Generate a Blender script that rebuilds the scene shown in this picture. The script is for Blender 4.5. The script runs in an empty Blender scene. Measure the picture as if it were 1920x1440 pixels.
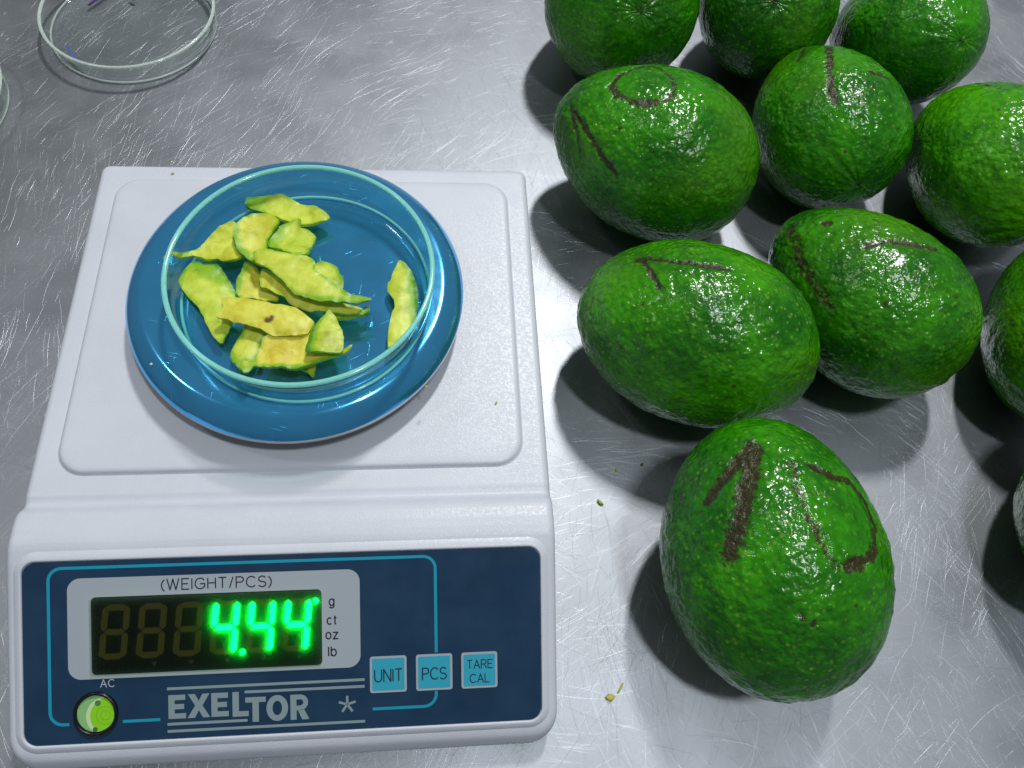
import bpy, bmesh, math, random
from mathutils import Vector, Matrix, noise
from mathutils.geometry import delaunay_2d_cdt
R = math.radians
scene = bpy.context.scene
COL = scene.collection

# ------------------------------------------------------------------ camera
cam = bpy.data.cameras.new('camera')
cam.sensor_width = 36.0
cam.lens = 1455.7 / 1920 * 36.0
cam.clip_start, cam.clip_end = 0.01, 50.0
cam_ob = bpy.data.objects.new('camera', cam); COL.objects.link(cam_ob)
cam_ob.location = (0.05369, -0.17391, 0.32509)
cam_ob.rotation_euler = (R(26.628), R(-4.495), R(-3.042))
scene.camera = cam_ob
# ------------------------------------------------------------------ room light
world = bpy.data.worlds.new('World'); scene.world = world
world.use_nodes = True
world.node_tree.nodes['Background'].inputs[0].default_value = (0.88, 0.96, 1.0, 1)
world.node_tree.nodes['Background'].inputs[1].default_value = 0.15
def ceiling_lamp(loc, target, power, sx, sy, col):
    l = bpy.data.lights.new('ceiling_lamp', 'AREA'); l.shape = 'RECTANGLE'
    l.size, l.size_y, l.energy, l.color = sx, sy, power, col
    o = bpy.data.objects.new('ceiling_lamp', l); COL.objects.link(o)
    o.location = loc
    o.rotation_euler = (Vector(target) - Vector(loc)).to_track_quat('-Z', 'Y').to_euler()
    return o
# two lamps of one ceiling row: behind the bench, and overhead towards the viewer
ceiling_lamp((0.50, 1.10, 2.0), (0.15, 0.0, 0.0), 31.5, 0.12, 0.26, (1.0, 0.985, 0.96))
ceiling_lamp((0.484, -0.371, 2.0), (0.15, 0.0, 0.0), 13.0, 0.12, 0.26, (0.95, 0.98, 1.0))
ceiling_lamp((-1.25, 0.45, 2.0), (0.15, 0.0, 0.0), 3.5, 0.12, 0.26, (1.0, 0.985, 0.96))   # next row
vs = scene.view_settings
vs.view_transform = 'Standard'; vs.look = 'None'; vs.exposure = 0.0; vs.gamma = 1.0
scene.cycles.use_denoising = True
scene.cycles.max_bounces = 14
scene.cycles.transmission_bounces = 10
scene.cycles.glossy_bounces = 6
scene.cycles.caustics_reflective = True
scene.cycles.caustics_refractive = True
scene.cycles.sample_clamp_indirect = 6.0

# ------------------------------------------------------------------ node helpers
def nmat(name):
    m = bpy.data.materials.new(name); m.use_nodes = True
    nt = m.node_tree; b = nt.nodes['Principled BSDF']
    return m, nt, b
def N(nt, typ, **kw):
    n = nt.nodes.new(typ)
    for k, v in kw.items():
        if k.startswith('i_'):
            key = k[2:]
            n.inputs[int(key) if key.isdigit() else key.replace('_', ' ')].default_value = v
        else: setattr(n, k, v)
    return n
def L(nt, a, b): nt.links.new(a, b)
def math_(nt, op, a, b=None, c=None, clamp=False):
    n = nt.nodes.new('ShaderNodeMath'); n.operation = op; n.use_clamp = clamp
    for i, v in enumerate((a, b, c)):
        if v is None: continue
        if hasattr(v, 'links'): L(nt, v, n.inputs[i])
        else: n.inputs[i].default_value = v
    return n.outputs[0]
def maprange(nt, v, a, b, c=0.0, d=1.0, interp='SMOOTHSTEP'):
    n = nt.nodes.new('ShaderNodeMapRange'); n.interpolation_type = interp
    L(nt, v, n.inputs[0])
    for i, x in enumerate((a, b, c, d)): n.inputs[i + 1].default_value = x
    return n.outputs[0]
def mixcol(nt, f, a, b):
    n = nt.nodes.new('ShaderNodeMix'); n.data_type = 'RGBA'
    for sock, v in ((n.inputs[0], f), (n.inputs[6], a), (n.inputs[7], b)):
        if hasattr(v, 'links'): L(nt, v, sock)
        else: sock.default_value = v if not isinstance(v, tuple) or len(v) == 4 else (*v, 1)
    return n.outputs[2]
def objco(nt): return nt.nodes.new('ShaderNodeTexCoord').outputs['Object']
def noise_n(nt, vec, scale, detail=2.0, rough=0.5, dist=0.0):
    n = nt.nodes.new('ShaderNodeTexNoise'); L(nt, vec, n.inputs['Vector'])
    n.inputs['Scale'].default_value = scale; n.inputs['Detail'].default_value = detail
    n.inputs['Roughness'].default_value = rough; n.inputs['Distortion'].default_value = dist
    return n.outputs['Fac']
def vor(nt, vec, scale, feature='F1', rnd=1.0, smooth=None):
    n = nt.nodes.new('ShaderNodeTexVoronoi'); n.feature = feature
    L(nt, vec, n.inputs['Vector']); n.inputs['Scale'].default_value = scale
    n.inputs['Randomness'].default_value = rnd
    if smooth is not None: n.inputs['Smoothness'].default_value = smooth
    return n
def bump(nt, h, dist, strength=1.0, prev=None):
    n = nt.nodes.new('ShaderNodeBump'); L(nt, h, n.inputs['Height'])
    n.inputs['Distance'].default_value = dist; n.inputs['Strength'].default_value = strength
    if prev is not None: L(nt, prev, n.inputs['Normal'])
    return n.outputs[0]
def simple(name, col, rough=0.4, metal=0.0, spec=0.5, emit=None, es=0.0):
    m, nt, b = nmat(name)
    b.inputs['Base Color'].default_value = (*col, 1); b.inputs['Roughness'].default_value = rough
    b.inputs['Metallic'].default_value = metal; b.inputs['Specular IOR Level'].default_value = spec
    if emit: b.inputs['Emission Color'].default_value = (*emit, 1); b.inputs['Emission Strength'].default_value = es
    return m

# ------------------------------------------------------------------ object helpers
def root_inv(parent):
    return Matrix.Translation(-Vector(parent.location)) if parent.parent is None else Matrix.Identity(4)
def ob_from(name, verts, faces, mat, parent=None, smooth=True):
    me = bpy.data.meshes.new(name); me.from_pydata([tuple(v) for v in verts], [], faces); me.update()
    if smooth: me.shade_smooth()
    o = bpy.data.objects.new(name, me); COL.objects.link(o)
    if mat: me.materials.append(mat)
    if parent is not None:
        o.parent = parent; o.matrix_parent_inverse = root_inv(parent)
    return o
def tag(o, label=None, cat=None, group=None, kind=None):
    if label: o['label'] = label
    if cat: o['category'] = cat
    if group: o['group'] = group
    if kind: o['kind'] = kind
    return o
def thing(name, loc, label, cat, group=None):
    o = bpy.data.objects.new(name, None); COL.objects.link(o); o.location = loc
    o.empty_display_size = 0.01
    return tag(o, label, cat, group)
def sharpen(o, ang=40):
    me = o.data; bm = bmesh.new(); bm.from_mesh(me)
    bmesh.ops.recalc_face_normals(bm, faces=bm.faces)
    for e in bm.edges:
        e.smooth = not (len(e.link_faces) == 2 and e.calc_face_angle(0) > R(ang))
    bm.to_mesh(me); bm.free(); return o
def lathe(name, prof, cx, cy, z0, mat, parent=None, seg=160, closed=False):
    verts, faces = [], []
    n = len(prof)
    for r, z in prof:
        for k in range(seg):
            a = 2 * math.pi * k / seg
            verts.append((cx + r * math.cos(a), cy + r * math.sin(a), z0 + z))
    for i in range(n - 1 + (1 if closed else 0)):
        j = (i + 1) % n
        for k in range(seg):
            k2 = (k + 1) % seg
            faces.append((i * seg + k, i * seg + k2, j * seg + k2, j * seg + k))
    o = ob_from(name, verts, faces, mat, parent)
    bm = bmesh.new(); bm.from_mesh(o.data)
    bmesh.ops.remove_doubles(bm, verts=bm.verts, dist=1e-6)
    bmesh.ops.recalc_face_normals(bm, faces=bm.faces)
    bm.to_mesh(o.data); bm.free(); o.data.shade_smooth()
    return o
MARKS = {
 'A1': [([[164.6,-75.2,74.1],[163.2,-79.1,75.5],[162.0,-82.8,76.5],[160.9,-86.3,77.2],[159.6,-89.1,77.5],[158.4,-91.9,77.6],[157.4,-94.5,77.5],[156.5,-96.8,77.4],[155.7,-99.1,77.2],[155.0,-101.4,76.9],[153.9,-103.5,76.3],[152.8,-105.6,75.6],[151.9,-107.6,74.7],[151.3,-109.7,74.2],[150.8,-111.8,73.4],[150.3,-113.9,72.7]],7.6,1.0),([[164.1,-75.7,74.1],[161.3,-78.6,74.3],[158.7,-81.3,74.1],[156.2,-83.9,73.7],[154.3,-85.5,72.9],[152.5,-87.0,72.0],[150.8,-88.4,70.9],[149.4,-90.1,70.1],[148.0,-91.8,69.2],[146.7,-93.4,68.1]],5.4,0.95),([[176.0,-82.9,79.7],[175.0,-86.8,81.0],[174.1,-90.4,81.8],[173.3,-93.9,82.5],[173.6,-96.1,82.9],[173.8,-98.3,83.2],[174.1,-100.4,83.4],[174.7,-102.8,83.5],[175.3,-105.2,83.7],[175.9,-107.4,83.6],[176.4,-109.4,83.6],[177.0,-111.4,83.5],[177.7,-113.3,83.3],[178.3,-115.2,83.1],[179.0,-117.1,82.7],[179.8,-118.9,82.3],[180.7,-119.5,82.1],[181.7,-120.0,81.9],[182.7,-120.5,81.7],[183.7,-120.5,81.6],[184.8,-120.5,81.4],[185.9,-120.5,81.2]],4.2,0.58),([[176.0,-83.5,79.9],[176.9,-83.4,79.9],[177.8,-83.3,79.8],[178.7,-83.2,79.7],[179.7,-83.8,79.9],[180.7,-84.5,80.0],[181.8,-85.1,80.1]],3.4,0.5),([[181.8,-85.1,80.1],[183.6,-86.2,80.1],[185.5,-87.3,80.1],[187.5,-88.3,79.8],[190.5,-88.9,78.9],[193.8,-89.3,77.6],[197.6,-89.4,75.5]],4.4,0.95),([[197.6,-89.4,75.5],[198.8,-91.9,75.5],[200.2,-94.2,75.1],[201.8,-96.5,74.5],[201.8,-99.5,75.1],[201.9,-102.3,75.4],[202.2,-105.0,75.5],[201.1,-108.1,76.2],[200.1,-111.1,76.8],[199.3,-114.1,77.1]],3.4,0.9),([[199.3,-114.1,77.1],[197.2,-115.6,78.0],[195.2,-117.2,78.8],[193.4,-118.7,79.3],[190.8,-119.3,80.1],[188.3,-119.9,80.8],[185.9,-120.5,81.2]],5.0,0.95),([[178.3,-95.1,82.8],[180.0,-95.4,82.8],[181.7,-95.7,82.7],[183.5,-96.0,82.5]],4,0.4),([[170.4,-140.2,72.0],[171.5,-139.2,73.0],[172.6,-138.2,73.9],[173.7,-137.1,74.8]],2.0,0.8),([[168.9,-134.4,75.4],[169.2,-134.7,75.4],[169.5,-135.0,75.3],[169.7,-135.2,75.2]],3.0,0.8)],
 'A2': [([[135.6,12.1,65.5],[136.9,11.4,66.6],[138.2,10.8,67.5],[139.6,10.3,68.4],[142.2,8.5,70.3],[145.0,6.8,72.0],[147.8,5.3,73.4],[150.9,3.8,74.7],[154.0,2.5,75.7],[157.3,1.4,76.5],[161.1,-0.2,77.3],[165.1,-1.4,77.8],[169.2,-2.5,77.9]],2.6,1.0),([[138.1,9.8,67.9],[138.4,6.6,69.3],[138.7,3.7,70.3],[139.2,1.1,71.0],[139.9,-1.5,71.6],[140.6,-4.0,72.1],[141.3,-6.3,72.4]],2.6,1.0),([[152.8,16.9,68.9],[156.4,15.9,70.1],[160.3,15.3,70.8],[164.4,15.2,70.8]],1.6,0.6)],
 'A4': [([[133.5,103.2,73.5],[134.1,100.9,74.1],[134.8,98.9,74.4],[135.4,96.8,74.8],[136.9,94.9,75.5],[138.5,93.0,76.1],[140.1,91.3,76.5],[141.9,90.0,77.1],[143.8,88.8,77.7],[145.7,87.6,78.1],[147.7,87.2,78.7],[149.6,86.9,79.3],[151.6,86.7,79.7]],4.4,0.95),([[133.4,102.6,73.5],[134.1,103.6,73.7],[134.7,104.6,73.8],[135.3,105.6,73.9],[136.1,106.4,74.0],[136.9,107.3,74.1],[137.7,108.2,74.2],[139.4,109.3,74.4],[141.2,110.6,74.6],[143.1,112.1,74.4],[144.8,112.8,74.5],[146.6,113.7,74.5],[148.5,114.9,74.2],[150.7,114.7,74.6],[152.8,114.6,74.9],[155.1,114.9,74.9],[156.2,111.7,76.8],[157.5,109.4,77.8],[158.9,107.3,78.7],[159.3,104.3,79.7],[159.9,101.8,80.3],[160.5,99.3,80.9],[160.2,97.2,81.1],[160.0,95.2,81.3],[159.8,93.2,81.4],[159.0,91.7,81.3],[158.1,90.2,81.2],[157.2,88.7,81.0],[155.4,88.0,80.6],[153.5,87.3,80.2],[151.6,86.7,79.7]],3.0,0.75),([[116.9,102.2,60.1],[118.1,98.2,61.1],[119.3,94.7,61.7],[120.7,91.5,62.0],[122.0,88.2,62.0],[123.4,85.1,61.9],[124.8,82.3,61.5],[126.3,79.3,60.9],[127.8,76.5,60.1],[129.3,73.9,59.1],[131.4,71.1,58.4],[133.4,68.4,57.5],[135.6,65.9,56.5]],3.8,0.9),([[117.1,99.1,59.9],[117.6,95.1,59.4],[118.3,91.5,58.6],[119.0,88.2,57.5],[119.6,85.4,55.8],[120.2,82.9,53.9],[120.8,80.5,51.8]],3.2,0.75),([[176.2,99.0,79.1],[177.7,98.4,78.9],[179.3,98.0,78.4],[180.9,97.7,77.9],[181.9,95.4,78.0],[182.9,93.4,77.8],[184.1,91.7,77.4]],1.4,0.7),([[132.2,65.2,38.8],[133.4,64.0,39.4],[134.6,63.0,39.8],[135.8,61.9,40.2],[136.9,60.9,41.9],[138.1,60.2,43.4],[139.3,59.5,44.7]],1.2,0.4)],
 'A5': [([[252.7,146.3,63.3],[248.3,136.6,67.9],[246.0,130.2,69.9],[244.4,125.1,71.0],[242.8,118.9,71.8],[241.8,113.6,71.8],[241.1,108.9,71.5],[241.0,105.6,71.2],[241.0,102.4,70.7],[241.2,99.5,70.1]],4.4,0.9),([[245.4,154.6,54.6],[241.3,147.5,58.3],[238.2,141.9,60.1],[235.7,137.5,61.0]],2.6,0.8),([[260.9,114.6,74.9],[263.0,114.4,74.6],[265.3,114.4,74.2],[267.9,114.7,73.5]],3.8,0.85),([[267.9,114.7,73.5],[269.7,113.7,72.9],[271.6,112.9,72.3],[273.9,112.6,71.2],[275.3,111.4,70.6],[277.0,110.7,69.5],[278.9,110.1,68.2],[279.9,107.9,67.4],[281.6,106.5,65.8],[284.1,106.0,63.3],[283.7,103.6,63.4],[283.8,101.9,62.7],[284.0,100.3,62.0]],2.4,0.6)],
 'A3': [([[213.5,39.9,51.6],[212.8,35.5,53.1],[212.6,31.7,54.0],[212.5,28.1,54.6],[212.4,25.8,54.8],[212.4,23.5,54.9],[212.5,21.3,54.9],[213.4,16.5,55.5],[214.4,12.0,55.9],[215.5,7.6,56.0],[216.8,3.8,56.1],[218.2,0.1,56.0],[219.6,-3.4,55.7]],8.0,0.62),([[243.5,31.0,70.1],[241.6,26.6,71.8],[240.3,22.9,72.6],[239.3,19.5,73.1]],4.0,0.5),([[234.2,15.1,72.2],[236.6,15.4,73.0],[239.0,15.8,73.6],[241.7,16.3,74.1],[244.4,15.5,74.6],[247.2,14.8,75.0],[250.2,14.3,75.1],[253.8,13.2,75.2],[257.8,12.5,74.8],[262.1,12.0,74.0]],3.4,0.9),([[223.2,34.4,63.1],[223.6,33.8,63.5],[224.0,33.3,64.0],[224.4,32.7,64.4]],3.4,0.8)],
 'A6': [([[331.0,130.9,54.7],[327.8,123.5,61.4],[327.3,118.5,65.3],[327.9,114.8,68.1],[330.0,111.3,71.0],[333.1,108.8,72.9],[336.5,106.9,74.3]],1.8,0.9)],
}
SLICES = {
 'S1': ([[-22.4,36.0],[-20.0,37.1],[-11.6,37.8],[-7.0,37.8],[-2.9,35.1],[1.4,33.0],[6.2,32.0],[11.3,27.2],[6.6,24.2],[0.9,22.1],[-5.5,24.3],[-9.9,26.4],[-16.0,29.6],[-21.2,31.5],[-22.4,33.6]],3),
 'S2': ([[-49.7,5.9],[-48.3,8.9],[-42.0,9.1],[-37.5,11.4],[-34.1,16.6],[-30.6,20.7],[-25.1,22.9],[-20.5,18.2],[-19.5,8.0],[-21.7,5.5],[-24.8,4.5],[-28.0,5.2],[-29.8,6.4],[-33.7,6.1],[-36.2,6.9],[-39.5,7.9],[-44.1,6.4],[-46.6,7.9],[-48.4,6.4]],4),
 'S3': ([[-24.3,15.9],[-23.7,20.0],[-21.2,23.7],[-17.3,25.5],[-12.8,25.9],[-9.3,23.8],[-7.2,21.2],[-9.6,17.0],[-11.3,12.9],[-11.3,8.9],[-11.6,2.9],[-13.1,1.1],[-15.1,2.4],[-18.6,4.8],[-21.6,7.8],[-23.2,11.8]],7),
 'S4': ([[-12.2,14.4],[-10.5,18.0],[-7.4,21.2],[-3.5,23.3],[0.1,24.2],[0.5,20.7],[3.4,19.2],[6.5,16.1],[5.2,11.4],[3.8,7.4],[-0.7,7.3],[-7.3,9.3],[-11.0,10.3]],5),
 'S5': ([[-15.2,4.2],[-13.2,6.0],[-8.9,5.7],[-5.6,4.4],[-1.6,3.8],[1.5,4.0],[5.1,2.8],[8.0,0.4],[8.1,-3.5],[11.6,-6.4],[15.7,-9.7],[18.9,-12.1],[21.3,-14.2],[26.0,-15.2],[29.3,-16.1],[27.6,-17.3],[23.8,-18.2],[18.4,-17.9],[13.7,-17.7],[9.8,-16.6],[5.9,-15.4],[1.9,-13.8],[-1.3,-11.1],[-3.1,-8.3],[-6.5,-5.0],[-9.8,-2.1],[-13.0,-0.7],[-14.4,1.7]],12),
 'S6': ([[-12.7,-3.0],[-12.2,0.4],[-9.3,-0.6],[-5.9,-3.5],[-1.7,-6.9],[2.4,-9.9],[7.3,-12.4],[13.7,-14.0],[20.0,-15.3],[25.6,-17.4],[23.3,-19.4],[17.9,-19.7],[11.6,-18.7],[6.1,-18.2],[2.1,-16.8],[-1.2,-14.9],[-2.9,-12.6],[-6.2,-10.7],[-9.4,-8.8],[-12.3,-7.3]],7),
 'S6b': ([[10.0,-14.3],[17.9,-13.4],[23.6,-14.4],[26.0,-16.3],[28.0,-13.9],[27.5,-17.7],[22.2,-19.6],[16.6,-20.5],[11.9,-19.5]],3),
 'S7': ([[5.9,3.5],[9.0,5.6],[12.3,4.6],[15.3,2.6],[16.3,-0.4],[17.8,-1.9],[17.7,-6.8],[14.5,-6.8],[9.6,-3.9],[5.7,0.1]],4),
 'S8': ([[-44.0,-1.3],[-43.0,2.2],[-39.6,6.6],[-35.6,6.1],[-30.7,5.7],[-27.5,1.7],[-24.1,-4.2],[-21.6,-9.0],[-21.8,-10.9],[-24.8,-12.8],[-24.4,-16.6],[-21.7,-19.4],[-22.8,-24.0],[-24.6,-28.9],[-26.5,-28.5],[-28.7,-25.7],[-31.7,-20.2],[-34.6,-14.6],[-38.7,-9.9],[-42.4,-5.1]],3),
 'S9': ([[-22.1,-5.8],[-21.8,-0.9],[-19.7,6.0],[-16.3,4.6],[-14.5,2.1],[-12.4,-2.9],[-9.7,-6.8],[-6.3,-9.7],[-6.5,-12.1],[-10.9,-11.6],[-15.7,-10.6],[-18.8,-10.6],[-21.8,-8.7]],2.5),
 'S10': ([[-26.6,-21.2],[-23.9,-18.0],[-25.5,-13.8],[-20.9,-13.6],[-17.1,-14.0],[-12.3,-15.2],[-7.7,-16.2],[-2.2,-16.9],[1.7,-18.1],[5.4,-20.9],[8.5,-24.1],[7.0,-28.6],[2.6,-29.9],[-2.0,-29.6],[-5.8,-29.8],[-9.8,-27.1],[-15.2,-25.3],[-19.9,-23.9],[-23.0,-22.6],[-25.7,-22.3]],9),
 'S11': ([[-16.9,-21.7],[-9.7,-24.0],[-7.9,-27.3],[-10.8,-29.5],[-11.8,-34.9],[-12.3,-37.5],[-16.0,-38.3],[-16.4,-42.2],[-18.9,-39.2],[-20.8,-35.6],[-21.0,-32.1],[-19.3,-28.5],[-17.7,-24.9]],3),
 'S12': ([[-9.0,-29.4],[-4.3,-27.2],[1.8,-26.8],[7.6,-25.9],[8.3,-31.4],[10.4,-34.9],[12.4,-36.3],[16.2,-36.8],[22.6,-33.3],[20.8,-36.4],[15.5,-38.1],[10.3,-40.2],[4.4,-42.3],[2.2,-42.7],[-3.1,-41.8],[-9.1,-41.7],[-11.4,-41.3],[-13.3,-43.8],[-14.8,-44.2],[-16.4,-41.7],[-15.3,-39.1],[-11.5,-39.5],[-11.0,-36.5],[-9.9,-32.1]],6),
 'S13': ([[14.1,-20.3],[16.2,-23.1],[18.7,-28.1],[19.9,-32.5],[19.5,-37.4],[17.6,-38.2],[12.4,-38.2],[6.8,-37.7],[7.3,-34.2],[8.2,-29.8],[10.5,-25.3],[13.1,-22.1]],11),
 'S14': ([[2.7,-39.5],[5.7,-37.3],[9.1,-37.4],[9.0,-41.4],[8.7,-42.9],[7.9,-43.1],[6.7,-41.8]],1.5),
 'S15': ([[35.2,-32.6],[35.2,-27.1],[35.6,-21.5],[36.5,-16.8],[37.4,-14.4],[36.8,-11.1],[34.9,-7.2],[34.6,-3.2],[35.8,-2.2],[36.6,1.8],[37.8,4.3],[39.0,6.7],[41.6,4.8],[43.7,1.3],[45.3,-3.2],[46.0,-7.2],[45.9,-13.0],[45.4,-18.8],[44.2,-23.5],[41.4,-27.2],[37.9,-30.8]],3),
}
AVO = {
 'A1': [0.17747,-0.10679,1.66371,0.21286,0.05176,0.04145,0.07518,0.04263],
 'A2': [0.16454,-0.0078,2.73899,-0.0828,0.05246,0.03922,0.04212,0.03913],
 'A3': [0.24898,0.01078,2.26693,0.05419,0.05099,0.03784,0.14122,0.03822],
 'A4': [0.1598,0.0936,2.69533,0.10261,0.05149,0.04072,0.13498,0.04142],
 'A5': [0.25669,0.12048,1.61975,-0.15208,0.04984,0.03742,0.17177,0.03655],
 'A6': [0.33884,0.09433,1.78196,-0.22439,0.04737,0.03934,0.15931,0.03817],
 'A7': [0.15572,0.20443,1.61414,-0.56793,0.04676,0.04197,0.16606,0.04003],
 'A8': [0.24227,0.20711,1.20132,-0.67944,0.04604,0.03811,0.1842,0.03797],
 'A9': [0.31632,0.18502,1.7331,-0.64852,0.04802,0.03596,0.14016,0.03824],
 'A10': [0.34506,-0.00419,1.14859,-0.01597,0.0517,0.03517,0.07334,0.03513],
 'A11': [0.33465,-0.09009,0.88972,-0.06802,0.04939,0.03733,0.07275,0.03716],
}

# ================================================================== steel table
def noise2d(nt, vec):
    n = nt.nodes.new('ShaderNodeTexNoise'); n.noise_dimensions = '2D'; L(nt, vec, n.inputs['Vector'])
    n.inputs['Scale'].default_value = 1.0; n.inputs['Detail'].default_value = 0.0
    return n.outputs['Fac']
def steel_table_material():
    m, nt, b = nmat('scratched_steel'); co = objco(nt)
    h = noise_n(nt, co, 1300.0, 1.0, .6)
    blot = noise_n(nt, co, 22.0, 2.0, .6)
    L(nt, bump(nt, h, 0.000012), b.inputs['Normal'])
    b.inputs['Metallic'].default_value = 1.0
    L(nt, mixcol(nt, maprange(nt, blot, .3, .7), (.29, .313, .346), (.33, .354, .388)), b.inputs['Base Color'])
    L(nt, maprange(nt, blot, .25, .75, .45, .55), b.inputs['Roughness'])
    return m
def box_verts(x0, x1, y0, y1, z0, z1):
    v = [(x, y, z) for z in (z0, z1) for x, y in ((x0, y0), (x1, y0), (x1, y1), (x0, y1))]
    f = [(3, 2, 1, 0), (4, 5, 6, 7), (0, 1, 5, 4), (1, 2, 6, 5), (2, 3, 7, 6), (3, 0, 4, 7)]
    return v, f
v, f = box_verts(-0.75, 1.0, -0.6, 0.95, -0.03, 0.0)
TABLE = tag(ob_from('table_top', v, f, steel_table_material(), smooth=False), 'brushed and scratched stainless steel table top', kind='structure')
def scratches():
    rnd = random.Random(5); vs_, fs = [], []
    def one(x, y, a, ln, w, slope, curve):
        n_ = 2 if ln < .012 else 3; base = len(vs_)
        for q in range(n_ + 1):
            t = q / n_ - .5; aa = a + curve * t
            px, py = x + math.cos(a) * ln * t - math.sin(a) * ln * curve * t * t * .5, y + math.sin(a) * ln * t + math.cos(a) * ln * curve * t * t * .5
            ww = w * max(.12, 1 - (2 * t) ** 2) ** .5; nx, ny = -math.sin(aa) * ww / 2, math.cos(aa) * ww / 2; z = .000006
            vs_.extend([(px - nx, py - ny, z), (px, py, z + ww / 2 * slope), (px + nx, py + ny, z)])
        for q in range(n_):
            b0 = base + 3 * q
            fs.append((b0, b0 + 3, b0 + 4, b0 + 1)); fs.append((b0 + 1, b0 + 4, b0 + 5, b0 + 2))
    for q in range(30000):
        one(rnd.uniform(-.30, .50), rnd.uniform(-.22, .36), rnd.uniform(0, math.pi), .003 + .016 * rnd.random() ** 2, rnd.uniform(.00004, .00008), rnd.uniform(.03, .52), rnd.uniform(-.3, .3))
    for q in range(2600):      # bundles of parallel strokes from scouring
        x, y, a = rnd.uniform(-.30, .50), rnd.uniform(-.22, .36), rnd.uniform(0, math.pi); c_ = rnd.uniform(-.5, .5)
        for k_ in range(rnd.randint(5, 16)):
            one(x + rnd.gauss(0, .008), y + rnd.gauss(0, .008), a + rnd.gauss(0, .04), .006 + .030 * rnd.random() ** 1.8, rnd.uniform(.00004, .00010), rnd.uniform(.03, .48), c_)
    for q in range(70):
        one(rnd.uniform(-.30, .50), rnd.uniform(-.22, .36), rnd.uniform(0, math.pi), rnd.uniform(.02, .06), rnd.uniform(.00008, .00016), rnd.uniform(.05, .5), rnd.uniform(-.2, .2))
    m = simple('scratch_steel', (.47, .50, .54), .40, 1.0)
    return tag(ob_from('scratches', vs_, fs, m, TABLE, False), kind='stuff')
scratches()

# ================================================================== avocados
def shape_r(t, k):
    s = math.sqrt(max(0.0, 1 - t * t)); return s * (1 - k * t - 0.25 * k * t * t)
def avocado_material(i, light, hue):
    m, nt, b = nmat('avocado_skin'); co = objco(nt)
    off = nt.nodes.new('ShaderNodeVectorMath'); off.operation = 'ADD'; L(nt, co, off.inputs[0]); off.inputs[1].default_value = (i * 1.37, i * .71, i * 2.13)
    co = off.outputs[0]
    big = noise_n(nt, co, 38.0, 2.0, .55)
    mid = noise_n(nt, co, 240.0, 1.0, .5)
    mot = math_(nt, 'ADD', math_(nt, 'MULTIPLY', big, .75), math_(nt, 'MULTIPLY', mid, .25))
    base = mixcol(nt, maprange(nt, mot, .32, .68), (.005 * light * hue, .112 * light, .0005), (.038 * light * hue, .300 * light, .0008))
    base = mixcol(nt, maprange(nt, noise_n(nt, co, 17.0, 1.0), .50, .72, 0.0, .55), base, (.072 * hue, .305 * light, .001, 1))
    # pale raised lenticels
    pv = vor(nt, co, 430.0)
    rndc = nt.nodes.new('ShaderNodeSeparateColor'); L(nt, pv.outputs['Color'], rndc.inputs[0])
    dot = math_(nt, 'MULTIPLY', maprange(nt, pv.outputs['Distance'], .40, .18), maprange(nt, rndc.outputs[0], .10, .80))
    patch = maprange(nt, noise_n(nt, co, 55.0, 0.0), .36, .60, .35, 1.0)
    dot = math_(nt, 'MULTIPLY', dot, patch)
    base = mixcol(nt, math_(nt, 'MULTIPLY', dot, .55), base, (.20, .42, .025, 1))
    # darker pits between the pebbles
    pb = vor(nt, co, 380.0, 'F1')
    base = mixcol(nt, math_(nt, 'MULTIPLY', maprange(nt, pb.outputs['Distance'], .35, .75), .22), base, (.004, .045, .003, 1))
    # small brown blemishes
    sv = vor(nt, co, 120.0)
    sr = nt.nodes.new('ShaderNodeSeparateColor'); L(nt, sv.outputs['Color'], sr.inputs[0])
    blem = math_(nt, 'MULTIPLY', maprange(nt, sv.outputs['Distance'], .16, .07), math_(nt, 'GREATER_THAN', sr.outputs[1], .80))
    base = mixcol(nt, math_(nt, 'MULTIPLY', blem, .85), base, (.045, .028, .012, 1))
    # the brown scratched-in writing, carried by the mesh
    at = nt.nodes.new('ShaderNodeAttribute'); at.attribute_name = 'mark'
    rag = noise_n(nt, co, 420.0, 3.0, .7)
    mk = maprange(nt, math_(nt, 'ADD', at.outputs['Fac'], math_(nt, 'MULTIPLY', math_(nt, 'SUBTRACT', rag, .5), 1.9)), .30, .72, 0.0, .92)
    brown = mixcol(nt, noise_n(nt, co, 260.0, 1.0), (.010, .006, .003, 1), (.058, .031, .013, 1))
    base = mixcol(nt, mk, base, brown)
    sc = nt.nodes.new('ShaderNodeAttribute'); sc.attribute_name = 'scar'
    base = mixcol(nt, math_(nt, 'MULTIPLY', sc.outputs['Fac'], .6), base, (.035, .055, .022, 1))
    L(nt, base, b.inputs['Base Color'])
    # pebbled relief
    h1 = math_(nt, 'MULTIPLY', pb.outputs['Distance'], -.55)
    h2 = noise_n(nt, co, 430.0, 1.0, .5)
    hh = math_(nt, 'ADD', h1, math_(nt, 'MULTIPLY', h2, 1.15))
    hh = math_(nt, 'ADD', hh, math_(nt, 'MULTIPLY', at.outputs['Fac'], math_(nt, 'MULTIPLY_ADD', rag, 2.2, -1.7)))
    L(nt, bump(nt, hh, 0.00058, 1.0), b.inputs['Normal'])
    rr = maprange(nt, big, .3, .7, .25, .15)
    L(nt, math_(nt, 'ADD', rr, math_(nt, 'MULTIPLY', mk, .12)), b.inputs['Roughness'])
    b.inputs['Specular IOR Level'].default_value = 0.45
    b.inputs['Coat Weight'].default_value = 0.12; b.inputs['Coat Roughness'].default_value = 0.12
    return m
def seg_dist(p, a, b):
    ab = b - a; d = ab.length_squared
    t = 0.0 if d < 1e-12 else max(0.0, min(1.0, (p - a).dot(ab) / d))
    return (p - a - ab * t).length
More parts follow.
